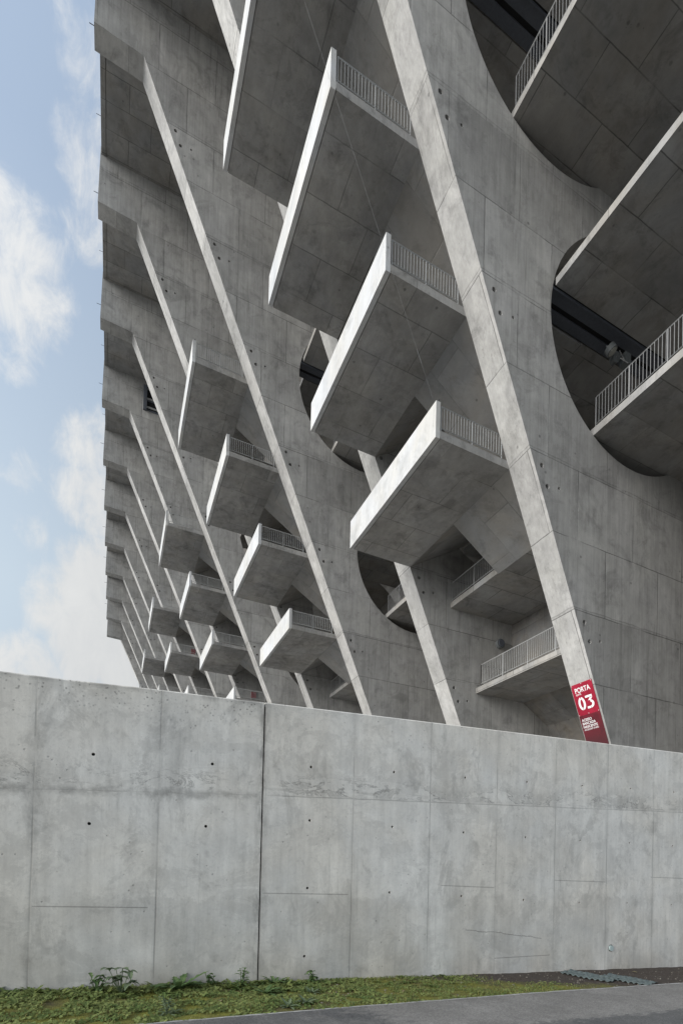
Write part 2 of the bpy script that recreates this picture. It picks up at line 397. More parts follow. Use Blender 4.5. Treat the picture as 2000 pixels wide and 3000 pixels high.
def red_mat(name, a, b, fade):
    m, t = newmat(name); co = t.new('ShaderNodeTexCoord').outputs['Object']
    v = t.new('ShaderNodeTexVoronoi', {'Vector': t.scale(co, (4.5, 5.5, 4.5)), 'Scale': 1.}, distance='CHEBYCHEV').outputs['Color']
    k = t.sep(v)[0]
    c = t.mix(k, a, b)
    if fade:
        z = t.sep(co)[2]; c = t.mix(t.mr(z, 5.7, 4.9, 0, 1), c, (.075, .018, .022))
    finish(t, c, .45); return m
quad_plate(0, sw, 0, s1, .004, .02, 'upper_panel', red_mat('sign_red', (.23, .008, .022), (.34, .014, .038), False))
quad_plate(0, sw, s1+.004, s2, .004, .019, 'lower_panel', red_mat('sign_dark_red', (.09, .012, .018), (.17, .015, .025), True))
for (u, v) in ((.03, .03), (.44, .03), (sw-.03, .03), (.03, s1-.03), (.44, s1-.03), (sw-.03, s1-.03)):
    mm = MB(); mm.bar(pt(u, v, .02), pt(u, v, .028), .013, 8); mm.build('screw', M_WHITE, sign)
def text_mesh(name, s, u0, v1, width, height, bold=.012):
    """letters whose baseline sits at v1, filling the given width and cap height"""
    cu = bpy.data.curves.new(name, 'FONT'); cu.body = s; cu.size = 1; cu.offset = bold; cu.extrude = .5
    ob = bpy.data.objects.new('tmp', cu); COL.objects.link(ob)
    dg = bpy.context.evaluated_depsgraph_get(); me = bpy.data.meshes.new_from_object(ob.evaluated_get(dg), depsgraph=dg)
    bpy.data.objects.remove(ob); me.materials.clear()
    xs = [v.co.x for v in me.vertices]; ys = [v.co.y for v in me.vertices]
    x0, x1, y0, y1 = min(xs), max(xs), min(ys), max(ys)
    for v in me.vertices:
        u = u0+(v.co.x-x0)/(x1-x0)*width; w = v1-(v.co.y-y0)/(y1-y0)*height
        v.co = pt(u, w, .0225+(.001 if v.co.z > 0 else -.0025))
    me.name = name; o = link(name, me, M_WHITE, sign); return o
text_mesh('lettering', 'PORTA', .12, .335, .64, .19, .016)
text_mesh('lettering', 'GATE', .12, .425, .22, .065, .012)
def poly_mesh(name, polys):
    bm = bmesh.new()
    for P in polys:
        a = [bm.verts.new(pt(u, v, .0215)) for u, v in P]; b = [bm.verts.new(pt(u, v, .0235)) for u, v in P]
        bm.faces.new(b)
        for i in range(len(P)):
            j = (i+1) % len(P); bm.faces.new((a[i], a[j], b[j], b[i]))
    me = bpy.data.meshes.new(name); bm.to_mesh(me); bm.free(); return link(name, me, M_WHITE, sign)
def arc_strip(cx, cy, rx, ry, tx, ty, a0, a1, n=14):
    P = []
    for i in range(n):
        w0, w1 = rad(a0+(a1-a0)*i/n), rad(a0+(a1-a0)*(i+1)/n)
        P.append([(cx+rx*math.cos(w0), cy-ry*math.sin(w0)), (cx+rx*math.cos(w1), cy-ry*math.sin(w1)),
                  (cx+(rx-tx)*math.cos(w1), cy-(ry-ty)*math.sin(w1)), (cx+(rx-tx)*math.cos(w0), cy-(ry-ty)*math.sin(w0))])
    return P
z0 = arc_strip(.275, .75, .145, .245, .085, .085, 97, 263)+arc_strip(.275, .75, .145, .245, .085, .085, -83, 83)
three = [[(.46, .51), (.745, .51), (.745, .585), (.46, .585)], [(.745, .60), (.745, .61), (.66, .70), (.55, .70), (.645, .60)]]
three += arc_strip(.60, .835, .165, .155, .085, .08, -84, 75)+[[(.46, .91), (.59, .91), (.60, .99), (.46, .99)]]
poly_mesh('numeral', z0); poly_mesh('numeral', three)
text_mesh('lettering', 'ACESSO', .07, 1.41, .42, .10, .010)
text_mesh('lettering', 'BANCADA', .07, 1.54, .55, .10, .010)
text_mesh('lettering', 'NASCENTE', .07, 1.67, .60, .10, .010)
text_mesh('lettering', 'ACCESS EAST STAND', .07, 1.76, .61, .06, .004)

# ------------------------------------------------------------------ fittings on the stand
fl = bpy.data.objects.new('floodlight', None); COL.objects.link(fl); fl.location = (16.72, 13.0, 20.0)
tag(fl, 'cluster of small grey lamps hung from the steel channel in the round opening', 'lamp')
def disc(name, c, ax, r, th, mat, parent):
    mm = MB(); c = Vector(c); ax = Vector(ax).normalized(); mm.bar(c, c+ax*th, r, 20); return mm.build(name, mat, parent)
disc('housing', (-.12, .0, -.42), (-.45, .35, .9), .20, .2, M_LAMPG, fl)
disc('lamp_glass', (-.125, -.01, -.425), (.45, -.35, -.9), .155, .02, M_LAMPW, fl)
disc('housing', (.32, .15, -.30), (.1, .9, .3), .16, .22, M_LAMPG, fl)
mm = MB(); mm.box(.55, .85, -.05, .25, -.5, -.12); mm.build('junction_box', M_LAMPG, fl)
mm = MB(); mm.bar((-.2, .2, -.05), (.9, .2, -.05), .03); mm.bar((-.1, .1, -.35), (-.1, .2, -.05), .025); mm.bar((.3, .15, -.3), (.3, .2, -.05), .025); mm.bar((.2, -.1, -.62), (.62, -.1, -.62), .02); mm.bar((.4, -.1, -.62), (.4, .1, -.05), .02); mm.build('bracket', M_RAIL, fl)
for v in fl.children: pass
dl = bpy.data.objects.new('bulkhead_lamp', None); COL.objects.link(dl); dl.location = (17.8, Y0+D, 11.55)
tag(dl, 'round dark bulkhead lamp on the concrete above the lowest inner railing', 'lamp')
disc('housing', (0, -.001, 0), (0, -1, 0), .24, .16, M_LAMPG, dl)
disc('lamp_glass', (0, -.16, 0), (0, -1, 0), .18, .05, M_CHAN, dl)
def cable(y, lab, r=.0024, top=None):
    # slack steel rope: flatter at its foot, steeper towards the roof edge
    P = [Vector((9.06, 13.52+y, 14.95)), Vector((4.24, 13.28+y, 24.37)), Vector((.9, 13.1+y, 34.2)), Vector((-1.9, 12.95+y, 44.72))]
    if top: P = [P[0], P[0].lerp(P[1], (top-P[0].z)/(P[1].z-P[0].z))]
    mm = MB()
    for p, q in zip(P, P[1:]): mm.bar(p, q, r)
    mm.bar(P[0], P[0]+Vector((-.03, .02, -.75)), r)
    d = (P[1]-P[0]).normalized(); mm.bar(P[0]+d*1.2, P[0]+d*1.6, r*2.2, 8)
    o = mm.build('steel_cable', M_CABLE); tag(o, lab, 'cable')
cable(0, 'thin steel cable rising from the lowest nearest landing to the roof edge')
for (x, y, z, lb) in ((12.6, Y0+5*D-.02, 17.05, 'small red plate low behind the railing just over the wall'), (8.6, Y0+7*D-.02, 26.35, 'small red plate high on a far fin behind a landing railing')):
    mm = MB(); mm.box(x-.27, x+.27, y-.06, y+.018, z-.3, z+.3); o = mm.build('red_plate', M_REDP); tag(o, lb, 'plate', 'small red plates on the far fins')

# ------------------------------------------------------------------ retaining walls
YW = 6.62
def wall_mat(name, left):
    m, t = newmat(name)
    co = t.new('ShaderNodeTexCoord').outputs['Object']; p = t.sep(co); X, Z = p[0], p[2]
    fr = t.math('ABSOLUTE', t.math('SUBTRACT', t.new('ShaderNodeSeparateXYZ', {0: t.vm('ABSOLUTE', t.new('ShaderNodeNewGeometry').outputs['True Normal'])}).outputs[1], 0.))
    wob = t.math('MULTIPLY', t.math('SUBTRACT', t.noise(co, 2.5, 4), .5), .05)
    wob2 = t.math('MULTIPLY', t.math('SUBTRACT', t.noise(co, 3.1, 8, .7), .5), .5)
    def line(v, c, w, s=1.): return t.mr(t.math('ABSOLUTE', t.math('SUBTRACT', v, c)), w, 0., 0, s)
    vj = t.math('ABSOLUTE', t.math('SUBTRACT', t.math('FRACT', t.math('ADD', t.math('DIVIDE', t.math('ADD', X, t.math('MULTIPLY', wob, .25)), 1.3333), .615+.5)), .5))
    vl = t.mr(vj, .011, .001, 0, 1)
    vl = t.math('MULTIPLY', vl, t.mr(t.noise(t.scale(co, (1, 1, .6)), 1.6, 3), .36, .58, .15, 1.))
    shade = t.mr(vj, .06, .0, 0, .16)
    zj = t.math('ADD', .845, t.math('MULTIPLY', X, .0395)) if not left else t.math('ADD', .82, t.math('MULTIPLY', X, .05))
    hj = line(t.math('ADD', Z, t.math('MULTIPLY', wob, .4)), zj, .012, .75)
    hj = t.math('MULTIPLY', hj, t.mr(t.noise(co, .9, 3), .35, .5, .35, 1))
    # grey smeared cold joint above the line
    dz = t.math('SUBTRACT', Z, zj)
    pk = t.mr(t.noise(t.comb(t.math('MULTIPLY', X, 1.), 0., 0.), 1.3, 6, .7), .35, .7, -.05, .32)
    if not left:
        f = t.noise(t.scale(co, (.75, 1, 2.0)), 1.9, 9, .68, .5)
        band = t.math('MULTIPLY', t.mr(dz, -.02, .04, 0, 1), t.mr(dz, .36, .18, 0, 1))
        cont = t.math('MULTIPLY', t.mr(t.math('ABSOLUTE', t.math('SUBTRACT', f, .5)), .022, .003, 0, 1, True), band)
        fill = t.math('MULTIPLY', t.mr(f, .50, .56, 0, .42), band)
        smear = t.math('MULTIPLY', t.math('MAXIMUM', cont, fill), t.mr(t.noise(co, .9, 3), .36, .5, .1, 1.))
        smear = t.math('MAXIMUM', smear, t.math('MULTIPLY', t.mr(t.math('ABSOLUTE', t.math('SUBTRACT', dz, .07)), .05, .02, 0, .4), t.mr(t.noise(t.scale(co, (.5, 1, 6)), 3, 3), .5, .6)))
    else:
        smear = t.math('MULTIPLY', t.mr(t.math('ABSOLUTE', t.math('ADD', dz, t.math('MULTIPLY', wob2, .42))), .09, .01, 0, .75, True), t.mr(t.noise(co, 2.6, 9, .75), .42, .58, .1, 1.))
        sm2 = t.math('MULTIPLY', t.mr(t.math('ABSOLUTE', t.math('SUBTRACT', t.noise(t.scale(co, (.8, 1, 2.)), 2.1, 9, .7, .6), .5)), .02, .002, 0, .9), t.math('MULTIPLY', t.mr(dz, .40, .2, 0, 1), t.math('MULTIPLY', t.mr(dz, .0, .08, 0, 1), t.mr(t.noise(co, 1.3, 4, .7), .44, .56))))
        smear = t.math('MAXIMUM', smear, sm2)
    # short formwork seams
    seams = None
    for (x0, x1, a, b) in ((1.86, 3.13, -.40, -.42), (4.75, 5.82, -.28, -.31), (7.18, 8.49, -.175, -.195), (9.8, 11.2, -.09, -.105), (-.80, .42, -.545, -.575), (5.85, 7.1, -1.49, -1.50)):
        k = (b-a)/(x1-x0)
        l = line(t.math('SUBTRACT', Z, t.math('MULTIPLY', t.math('SUBTRACT', X, x0), k)), a, .011, .9)
        l = t.math('MULTIPLY', l, t.math('MULTIPLY', t.math('GREATER_THAN', X, x0), t.math('LESS_THAN', X, x1)))
        seams = l if seams is None else t.math('MAXIMUM', seams, l)
    # a crack low on the right
    cz = t.math('ADD', Z, t.math('ADD', t.math('MULTIPLY', t.math('SUBTRACT', X, 5.3), .12), t.math('MULTIPLY', wob2, .22)))
    crack = t.math('MULTIPLY', line(cz, -1.0, .010, 1.), t.math('MULTIPLY', t.math('GREATER_THAN', X, 5.25), t.math('LESS_THAN', X, 6.9)))
    big = t.noise(co, .7, 7, .6, .4); mid = t.noise(co, 2.6, 7, .65, .4); fine = t.noise(co, 30, 5, .7)
    strk = t.noise(t.scale(co, (3.2, 1, .28)), 2.2, 6, .7)
    def around(x, amt): return t.mr(x, .25, .75, 1-amt, 1+amt)
    tone = t.math('MULTIPLY', around(big, .12), around(mid, .12)); tone = t.math('MULTIPLY', tone, around(strk, .13)); tone = t.math('MULTIPLY', tone, around(fine, .07))
    # damp grey blotches below the middle with ragged upper edge
    dl_ = t.math('ADD', Z, t.math('MULTIPLY', wob2, 1.1))
    damp = t.math('MULTIPLY', t.mr(dl_, -.42, -.47, 0, .17), t.mr(t.noise(t.scale(co, (1, 1, .5)), 1.2, 3), .42, .55))
    blot = t.mr(t.noise(t.scale(co, (1.5, 1, .8)), 1.3, 9, .72, .6), .53, .61, 0, .19)
    tone = t.math('MULTIPLY', tone, t.math('SUBTRACT', 1., t.math('MAXIMUM', damp, blot)))
    run = t.mr(t.noise(t.scale(co, (7., 1, .3)), 2.0, 6, .75), .55, .66, 0, .15)
    run = t.math('MULTIPLY', run, t.mr(t.noise(co, .8, 3), .40, .55))
    pat = t.mr(t.noise(t.scale(co, (1., 1, 1.2)), 1.5, 12, .78, .5), .525, .55, 0, .11)
    grit = t.mr(t.noise(co, 11., 6, .8), .56, .66, 0, .13)
    tone = t.math('MULTIPLY', tone, t.math('SUBTRACT', 1., t.math('MAXIMUM', run, t.math('MAXIMUM', pat, grit))))
    # pores and mildew specks near the top edge
    vo = t.new('ShaderNodeTexVoronoi', {'Vector': co, 'Scale': 9.}).outputs['Distance']
    pit = t.math('MULTIPLY', t.mr(vo, .07, .12, 1, 0), t.mr(t.noise(co, 2.3, 2), .5, .58))
    vo3 = t.new('ShaderNodeTexVoronoi', {'Vector': t.vm('ADD', co, t.scale(t.comb(wob2, wob2, wob2), (.15, .15, .15))), 'Scale': 22.}).outputs['Distance']
    topz = t.math('ADD', 2.10, t.math('MULTIPLY', X, .035))
    dtop = t.math('SUBTRACT', topz, Z)
    mild = t.math('MULTIPLY', t.mr(vo3, .16, .32, 1, 0), t.math('MULTIPLY', t.mr(dtop, .5, .0, 0, 1), t.mr(t.noise(co, 5, 5, .7), .42 if left else .56, .56 if left else .7)))
    sea = t.math('MULTIPLY', t.mr(dtop, .07, .0, 0, .5), t.mr(t.noise(t.scale(co, (1, 1, .2)), 3, 4), .4, .6)) if left else 0.
    # stain beside the open movement joint
    js = t.math('MULTIPLY', t.mr(t.math('ABSOLUTE', t.math('SUBTRACT', X, 1.82)), .11, .0, 0, .50), t.mr(t.noise(t.scale(co, (2, 1, .7)), 3.1, 5, .7), .42, .58))
    dark = t.math('MAXIMUM', t.math('MULTIPLY', vl, .42), t.math('MAXIMUM', t.math('MULTIPLY', hj, .55), t.math('MAXIMUM', t.math('MULTIPLY', seams, .55), t.math('MULTIPLY', crack, .6))))
    dark = t.math('MAXIMUM', dark, t.math('MAXIMUM', t.math('MULTIPLY', smear, .50), t.math('MULTIPLY', pit, .35)))
    dark = t.math('MAXIMUM', dark, t.math('MAXIMUM', t.math('MULTIPLY', mild, .72), js)); dark = t.math('MAXIMUM', dark, sea) if left else dark
    dark = t.math('MAXIMUM', dark, t.math('MULTIPLY', shade, t.mr(t.noise(t.scale(co, (1, 1, .5)), 1.9, 4), .45, .6)))
    tone = t.math('MULTIPLY', tone, t.math('SUBTRACT', 1., dark))
    # light efflorescence near the foot, faint earth tint
    foot = t.mr(t.math('ADD', Z, t.math('MULTIPLY', X, .037)), -1.05, -1.55, 0, .55)
    base = t.mix(t.mr(t.noise(co, .6, 4), .4, .6), (.61, .59, .548), (.62, .583, .52))
    base = t.mix(t.math('MULTIPLY', foot, t.mr(t.noise(co, 1.2, 5), .35, .6)), base, (.50, .45, .38))
    c = t.mix(1., base, t.comb(tone, tone, tone), 'MULTIPLY')
    h = t.math('SUBTRACT', t.math('ADD', t.math('MULTIPLY', fine, .25), t.math('MULTIPLY', mid, .5)), t.math('MAXIMUM', t.math('MULTIPLY', vl, .22), t.math('MAXIMUM', t.math('MULTIPLY', hj, .3), pit)))
    finish(t, c, .85, h, .35, .015)
    return m
ties = [(-.23,1.24),(1.15,1.27),(2.51,1.37),(3.85,1.43),(5.18,1.47),(6.5,1.52),(7.84,1.57),(9.16,1.63),(10.48,1.67),
        (-.25,.42),(1.09,.46),(2.51,.62),(3.84,.6),(5.17,.58),(6.49,.56),(7.81,.56),(9.15,.57),(10.46,.56),
        (2.5,-.33),(3.82,-.39),(5.15,-.45),(6.47,-.52),(7.81,-.58),(9.11,-.6),(10.45,-.65),(2.48,-1.28)]
def make_wall(x0, x1, ztop, mat, label, left):
    holes = [(x, z, .0195) for (x, z) in ties if x0 < x < x1]
    if not left: holes.append((8.67, -1.45, .07))
    n = 24
    top = [(x0+(x1-x0)*i/n, ztop(x0+(x1-x0)*i/n)-.018) for i in range(n+1)]
    me = plate_xz('concrete_wall', top+[(x1, -3.), (x0, -3.)], holes, YW, YW+.05)
    w = link('concrete_wall', me, mat); tag(w, label, 'wall', 'sections of the front wall')
    # body behind the pierced face and a chamfered top arris
    mm = MB(); mm.prism(top+[(x1, -3.), (x0, -3.)], YW+.0501, YW+.32); mm.build('wall_core', mat, w)
    mm = MB(); b = mm.b
    for (za, zb, ya_, yb_) in ((0, .018, YW, YW+.018),):
        L = [[b.verts.new((x, yy, z+zz)) for x, z in top] for (yy, zz) in ((YW+.0, .0005), (YW+.018, .018), (YW+.32, .018), (YW+.32, .0005))]
        for A, B in zip(L, L[1:]):
            for i in range(n): b.faces.new((A[i], A[i+1], B[i+1], B[i]))
        for i in (0, n): b.faces.new([q[i] for q in L])
    mm.build('top_edge', mat, w)
    for (x, z) in ties:
        if x0 < x < x1:
            mm = MB(); mm.bar((x, YW+.034, z), (x, YW+.0499, z), .019, 12); mm.build('tie_hole', M_BLACK, w)  # black disc at the bottom paints in the shade of the deep hole
    return w
zl = lambda x: 2.105+.0405*x+(.004*math.sin(3*x))
zr = lambda x: 2.105+.0413*x-.0003*x*x
wl = make_wall(-6., 1.814, zl, wall_mat('wall_left', True), 'shorter pale concrete wall section at left with mildew specks along its top', True)
wr = make_wall(1.834, 13.4, zr, wall_mat('wall_right', False), 'long pale concrete wall section right of the open vertical joint', False)
mm = MB(); mm.box(1.815, 1.833, YW+.03, YW+.28, -2.2, 2.12); mm.build('joint_filler', M_BLACK, wr)
mm = MB(); mm.bar((8.67, YW-.02, -1.45), (8.67, YW+.05, -1.45), .052, 20); dp = mm.build('drain_pipe', M_PIPE)
tag(dp, 'short pale plastic drain pipe end low in the concrete wall', 'pipe')

# ------------------------------------------------------------------ ground
GA, GX = -1.5275, -.03725
gz = lambda x: GA+GX*x
def sheet(name, xs, ys, zf, mat, kind='structure'):
    bm = bmesh.new(); g = [[bm.verts.new((x, y, zf(x, y))) for y in ys] for x in xs]
    for i in range(len(xs)-1):
        for j in range(len(ys)-1): bm.faces.new((g[i][j], g[i+1][j], g[i+1][j+1], g[i][j+1]))
    me = bpy.data.meshes.new(name); bm.to_mesh(me); bm.free(); o = link(name, me, mat)
    for p in me.polygons: p.use_smooth = True
    tag(o, kind=kind); return o
def clampx(x): return gz(max(-12, min(16, x)))
m, t = newmat('open_ground'); co = t.new('ShaderNodeTexCoord').outputs['Object']
finish(t, t.mix(t.noise(co, .3, 6), (.30, .29, .27), (.40, .385, .36)), .9)
sheet('ground', [-900, -300, -60, -12, -6, 0, 6, 12, 16, 60, 300, 900], [-900, -200, -40, 0, 6.9, 7, 60, 200, 1500], lambda x, y: clampx(x)-.03 if y < 6.95 else .3, m)
# asphalt
m, t = newmat('asphalt'); co = t.new('ShaderNodeTexCoord').outputs['Object']; p = t.sep(co)
agg = t.new('ShaderNodeTexVoronoi', {'Vector': co, 'Scale': 75.}).outputs['Color']; ag = t.sep(agg)[0]
nz = t.noise(co, 1.3, 7, .65); fz = t.noise(co, 45., 4, .7)
wv = t.math('MULTIPLY', t.math('SUBTRACT', t.noise(t.scale(co, (1., 2.2, 1)), 3.5, 8, .75), .5), .9)
dk = t.mr(t.math('ADD', p[1], wv), 4.22, 4.13, 0, 1)
dk = t.math('MAXIMUM', dk, t.math('MULTIPLY', t.mr(t.math('ADD', p[0], t.math('MULTIPLY', wv, 3.)), 2.9, 2.5, 0, 1), t.mr(t.noise(co, 2.2, 6, .7), .34, .52, .35, 1)))
base = t.mix(t.mr(nz, .35, .65), (.160, .150, .138), (.235, .222, .205))
base = t.mix(dk, base, t.mix(t.mr(nz, .35, .65), (.085, .083, .082), (.13, .126, .12)))
k = t.math('ADD', .50, t.math('ADD', t.math('MULTIPLY', ag, .5), t.math('MULTIPLY', t.noise(co, 14., 6, .8), .5)))
k2 = t.mr(t.noise(co, 60., 2), .68, .72, 0, .5)
finish(t, t.mix(k2, t.mix(1., base, t.comb(k, k, k), 'MULTIPLY'), (.42, .41, .4)), .85, t.math('ADD', ag, fz), .5, .006)
epts = [(-8, 4.95), (-1, 5.08), (.36, 5.10), (2.42, 5.22), (3.87, 5.28), (5.89, 5.36), (8.62, 5.40), (14, 5.45)]
def edge_y(x):
    for (a, b), (c, d) in zip(epts, epts[1:]):
        if a <= x <= c: return b+(d-b)*(x-a)/(c-a)
    return epts[0][1] if x < epts[0][0] else epts[-1][1]
bm = bmesh.new(); prev = None
xs = [-40, -12]+[-8+.4*i for i in range(56)]+[16, 40]
for x in xs:
    row = [bm.verts.new((x, y, clampx(x)+.004)) for y in (-30, 0, 3, edge_y(x)-.012)]
    if prev:
        for j in range(3): bm.faces.new((prev[j], row[j], row[j+1], prev[j+1]))
    prev = row
me = bpy.data.meshes.new('pavement'); bm.to_mesh(me); bm.free(); o = link('pavement', me, m); tag(o, kind='structure')
# thin flush kerb strip
mk = simple('kerb_concrete', (.36, .35, .33), .85, nz=.35, sc=9)
bm = bmesh.new(); prev = None
for i in range(160):
    x = -8+.14*i; e = edge_y(x)+random.uniform(-.004, .004); z = gz(x)+.007+random.uniform(-.001, .002)
    row = [bm.verts.new(c) for c in ((x, e-.02, z-.03), (x, e-.02, z), (x, e+.006+random.uniform(-.006, .004), z), (x, e+.008, z-.03))]
    if prev:
        for j in range(3): bm.faces.new((prev[j], row[j], row[j+1], prev[j+1]))
    prev = row
me = bpy.data.meshes.new('kerb'); bm.to_mesh(me); bm.free(); o = link('kerb', me, mk); tag(o, kind='structure')
# verge: soil with moss, gently uneven, rising a little to the wall
from mathutils import noise as mn
def vz(x, y):
    e = edge_y(x); f = max(0, min(1, (y-e)/(YW-e)))
    left = max(0, min(1, (3.2-x)/4))
    return gz(x)-.012+.012*f+.016*mn.noise(Vector((x*1.6, y*2.5, 3)))*min(1, f*5)+.012*mn.noise(Vector((x*6, y*7, 1)))*min(1, f*6)
m, t = newmat('soil_and_moss'); co = t.new('ShaderNodeTexCoord').outputs['Object']; p = t.sep(co)
n1 = t.noise(co, 2.2, 7, .65, .4); n2 = t.noise(co, 18, 6, .7); n3 = t.noise(co, 60, 3, .7)
soil = t.mix(t.mr(n2, .3, .7), (.040, .030, .024), (.088, .070, .056))
moss = t.mix(t.mr(n1, .4, .6), t.mix(t.mr(n2, .3, .7), (.12, .125, .018), (.23, .22, .04)), t.mix(t.mr(n2, .3, .7), (.08, .075, .025), (.17, .15, .05)))
bare = t.mr(t.math('ADD', t.math('ADD', p[0], t.math('MULTIPLY', t.math('SUBTRACT', n1, .5), 4.)), t.math('MULTIPLY', t.math('SUBTRACT', p[1], 5.9), 3.2)), 5.0, 6.4, 0, 1)
bare = t.math('MAXIMUM', bare, t.mr(n1, .60, .68, 0, .8))
c = t.mix(bare, moss, soil)
k = t.mr(n3, .3, .7, .75, 1.25)
finish(t, t.mix(1., c, t.comb(k, k, k), 'MULTIPLY'), .95, t.math('ADD', n2, n3), .9, .02)
nx = 220; bm = bmesh.new(); prev = None
for i in range(nx+1):
    x = -4+16*i/nx; e = edge_y(x)
    row = [bm.verts.new((x, e+(YW+.02-e)*j/22, vz(x, e+(YW+.02-e)*j/22))) for j in range(23)]
    if prev:
        for j in range(22): bm.faces.new((prev[j], row[j], row[j+1], prev[j+1]))
    prev = row
me = bpy.data.meshes.new('verge'); bm.to_mesh(me); bm.free()
for q in me.polygons: q.use_smooth = True
o = link('verge', me, m); tag(o, kind='structure')

# ------------------------------------------------------------------ grass, weeds, litter
def leaf_mat(name, a, b, sc=7.):
    m, t = newmat(name); co = t.new('ShaderNodeTexCoord').outputs['Object']
    c = t.mix(t.mr(t.noise(co, sc, 4, .7), .35, .65), a, b)
    bs = t.new('ShaderNodeBsdfPrincipled', {'Base Color': c, 'Roughness': .6}); bs.inputs['Specular IOR Level'].default_value = .2
    tr = t.new('ShaderNodeBsdfTranslucent', {'Color': c})
    mx = t.new('ShaderNodeMixShader', {0: .2, 1: bs.outputs[0], 2: tr.outputs[0]})
    t.new('ShaderNodeOutputMaterial', {0: mx.outputs[0]}); return m
M_GRASS = leaf_mat('grass_blades', (.13, .155, .032), (.33, .30, .10), 5)
M_CLOV = leaf_mat('clover_leaves', (.085, .13, .036), (.22, .245, .08), 4)
M_DRY = leaf_mat('dry_straw', (.20, .17, .08), (.32, .27, .15), 12)
M_WEED = leaf_mat('weed_leaves', (.06, .11, .035), (.14, .20, .08), 10)
M_PALE = leaf_mat('pale_weed_leaves', (.11, .15, .085), (.17, .21, .12), 10)
rg = random.Random(11)
def cover(x, y):
    """how green the verge is here, 0..1"""
    n = mn.noise(Vector((x*1.1, y*1.6, 0)))
    g = 1-max(0, min(1, (x+1.8*(y-5.9)+1.4*n-4.0)/2.6))
    if n > .35: g *= .5
    return g
def blade(bm, x, y, z, h, w, ang, lean):
    d = Vector((math.cos(ang), math.sin(ang), 0)); s = Vector((-d.y, d.x, 0))*w
    p0 = Vector((x, y, z)); p1 = p0+Vector((0, 0, h*.6))+d*lean*h*.35; p2 = p0+Vector((0, 0, h))+d*lean*h
    v = [bm.verts.new(c) for c in (p0-s, p0+s, p1+s*.7, p1-s*.7, p2)]
    bm.faces.new((v[0], v[1], v[2], v[3])); bm.faces.new((v[3], v[2], v[4]))
bg_, bc_, bd_ = bmesh.new(), bmesh.new(), bmesh.new()
cnt = 0
for _ in range(60000):
    x = rg.uniform(-2.6, 7.6); e = edge_y(x); y = rg.uniform(e-.01, YW-.01)
    if rg.random() > cover(x, y) or mn.noise(Vector((x*3.1, y*4.5, 4))) > .22: continue
    tall = .5+.5*mn.noise(Vector((x*2.3, y*3, 9)))
    near = 1.15 if x < 1.2 else 1.
    z = vz(x, y)
    if rg.random() < .36:
        blade(bg_, x, y, z-.004, rg.uniform(.015, .055)*(.3+tall)*near, rg.uniform(.0018, .0035), rg.uniform(0, 6.3), rg.uniform(.1, 1.1))
    elif rg.random() < .88:
        # small clover or moss leaf
        r = rg.uniform(.007, .019)*(1.2 if x < 3.2 else .8); h = rg.uniform(.003, .038)*(.2+tall)*near; a = rg.uniform(0, 6.3)
        nn = Vector((rg.uniform(-.6, .6), rg.uniform(-.9, .3), 1)).normalized(); u = nn.orthogonal().normalized(); v_ = nn.cross(u); c = Vector((x, y, z+h))
        bc_.faces.new([bc_.verts.new(c+(u*math.cos(a+k*1.257)+v_*math.sin(a+k*1.257))*r*rg.uniform(.7, 1.1)) for k in range(5)])
    elif rg.random() < .4:
        blade(bd_, x, y, z, rg.uniform(.02, .06), .0015, rg.uniform(0, 6.3), rg.uniform(1, 2.5))
for nm, b_, mt, lb in (('grass', bg_, M_GRASS, None), ('clover', bc_, M_CLOV, None), ('straw', bd_, M_DRY, None)):
    me = bpy.data.meshes.new(nm); b_.to_mesh(me); b_.free(); o = link(nm, me, mt); tag(o, kind='stuff')
def jag_leaf(bm, base, ang, L, w, rise, droop, teeth=5, jag=.45):
    """long toothed leaf that rises and droops"""
    d = Vector((math.cos(ang), math.sin(ang), 0)); s = Vector((-d.y, d.x, 0)); pv = None; n = teeth*2
    for i in range(n+1):
        f = i/n; c = base+d*L*f*math.cos(rise*.6)+Vector((0, 0, L*(math.sin(rise)*f-droop*f*f)))
        wd = w*math.sin(math.pi*min(1, f*.86+.14))**.8*(1-jag*(i % 2)); 
        if i == n: wd = .001
        a, b = bm.verts.new(c+s*wd+Vector((0, 0, wd*.35))), bm.verts.new(c-s*wd+Vector((0, 0, wd*.35))); mdl = bm.verts.new(c)
        if pv: bm.faces.new((pv[0], a, mdl, pv[2])); bm.faces.new((pv[2], mdl, b, pv[1]))
        pv = (a, b, mdl)
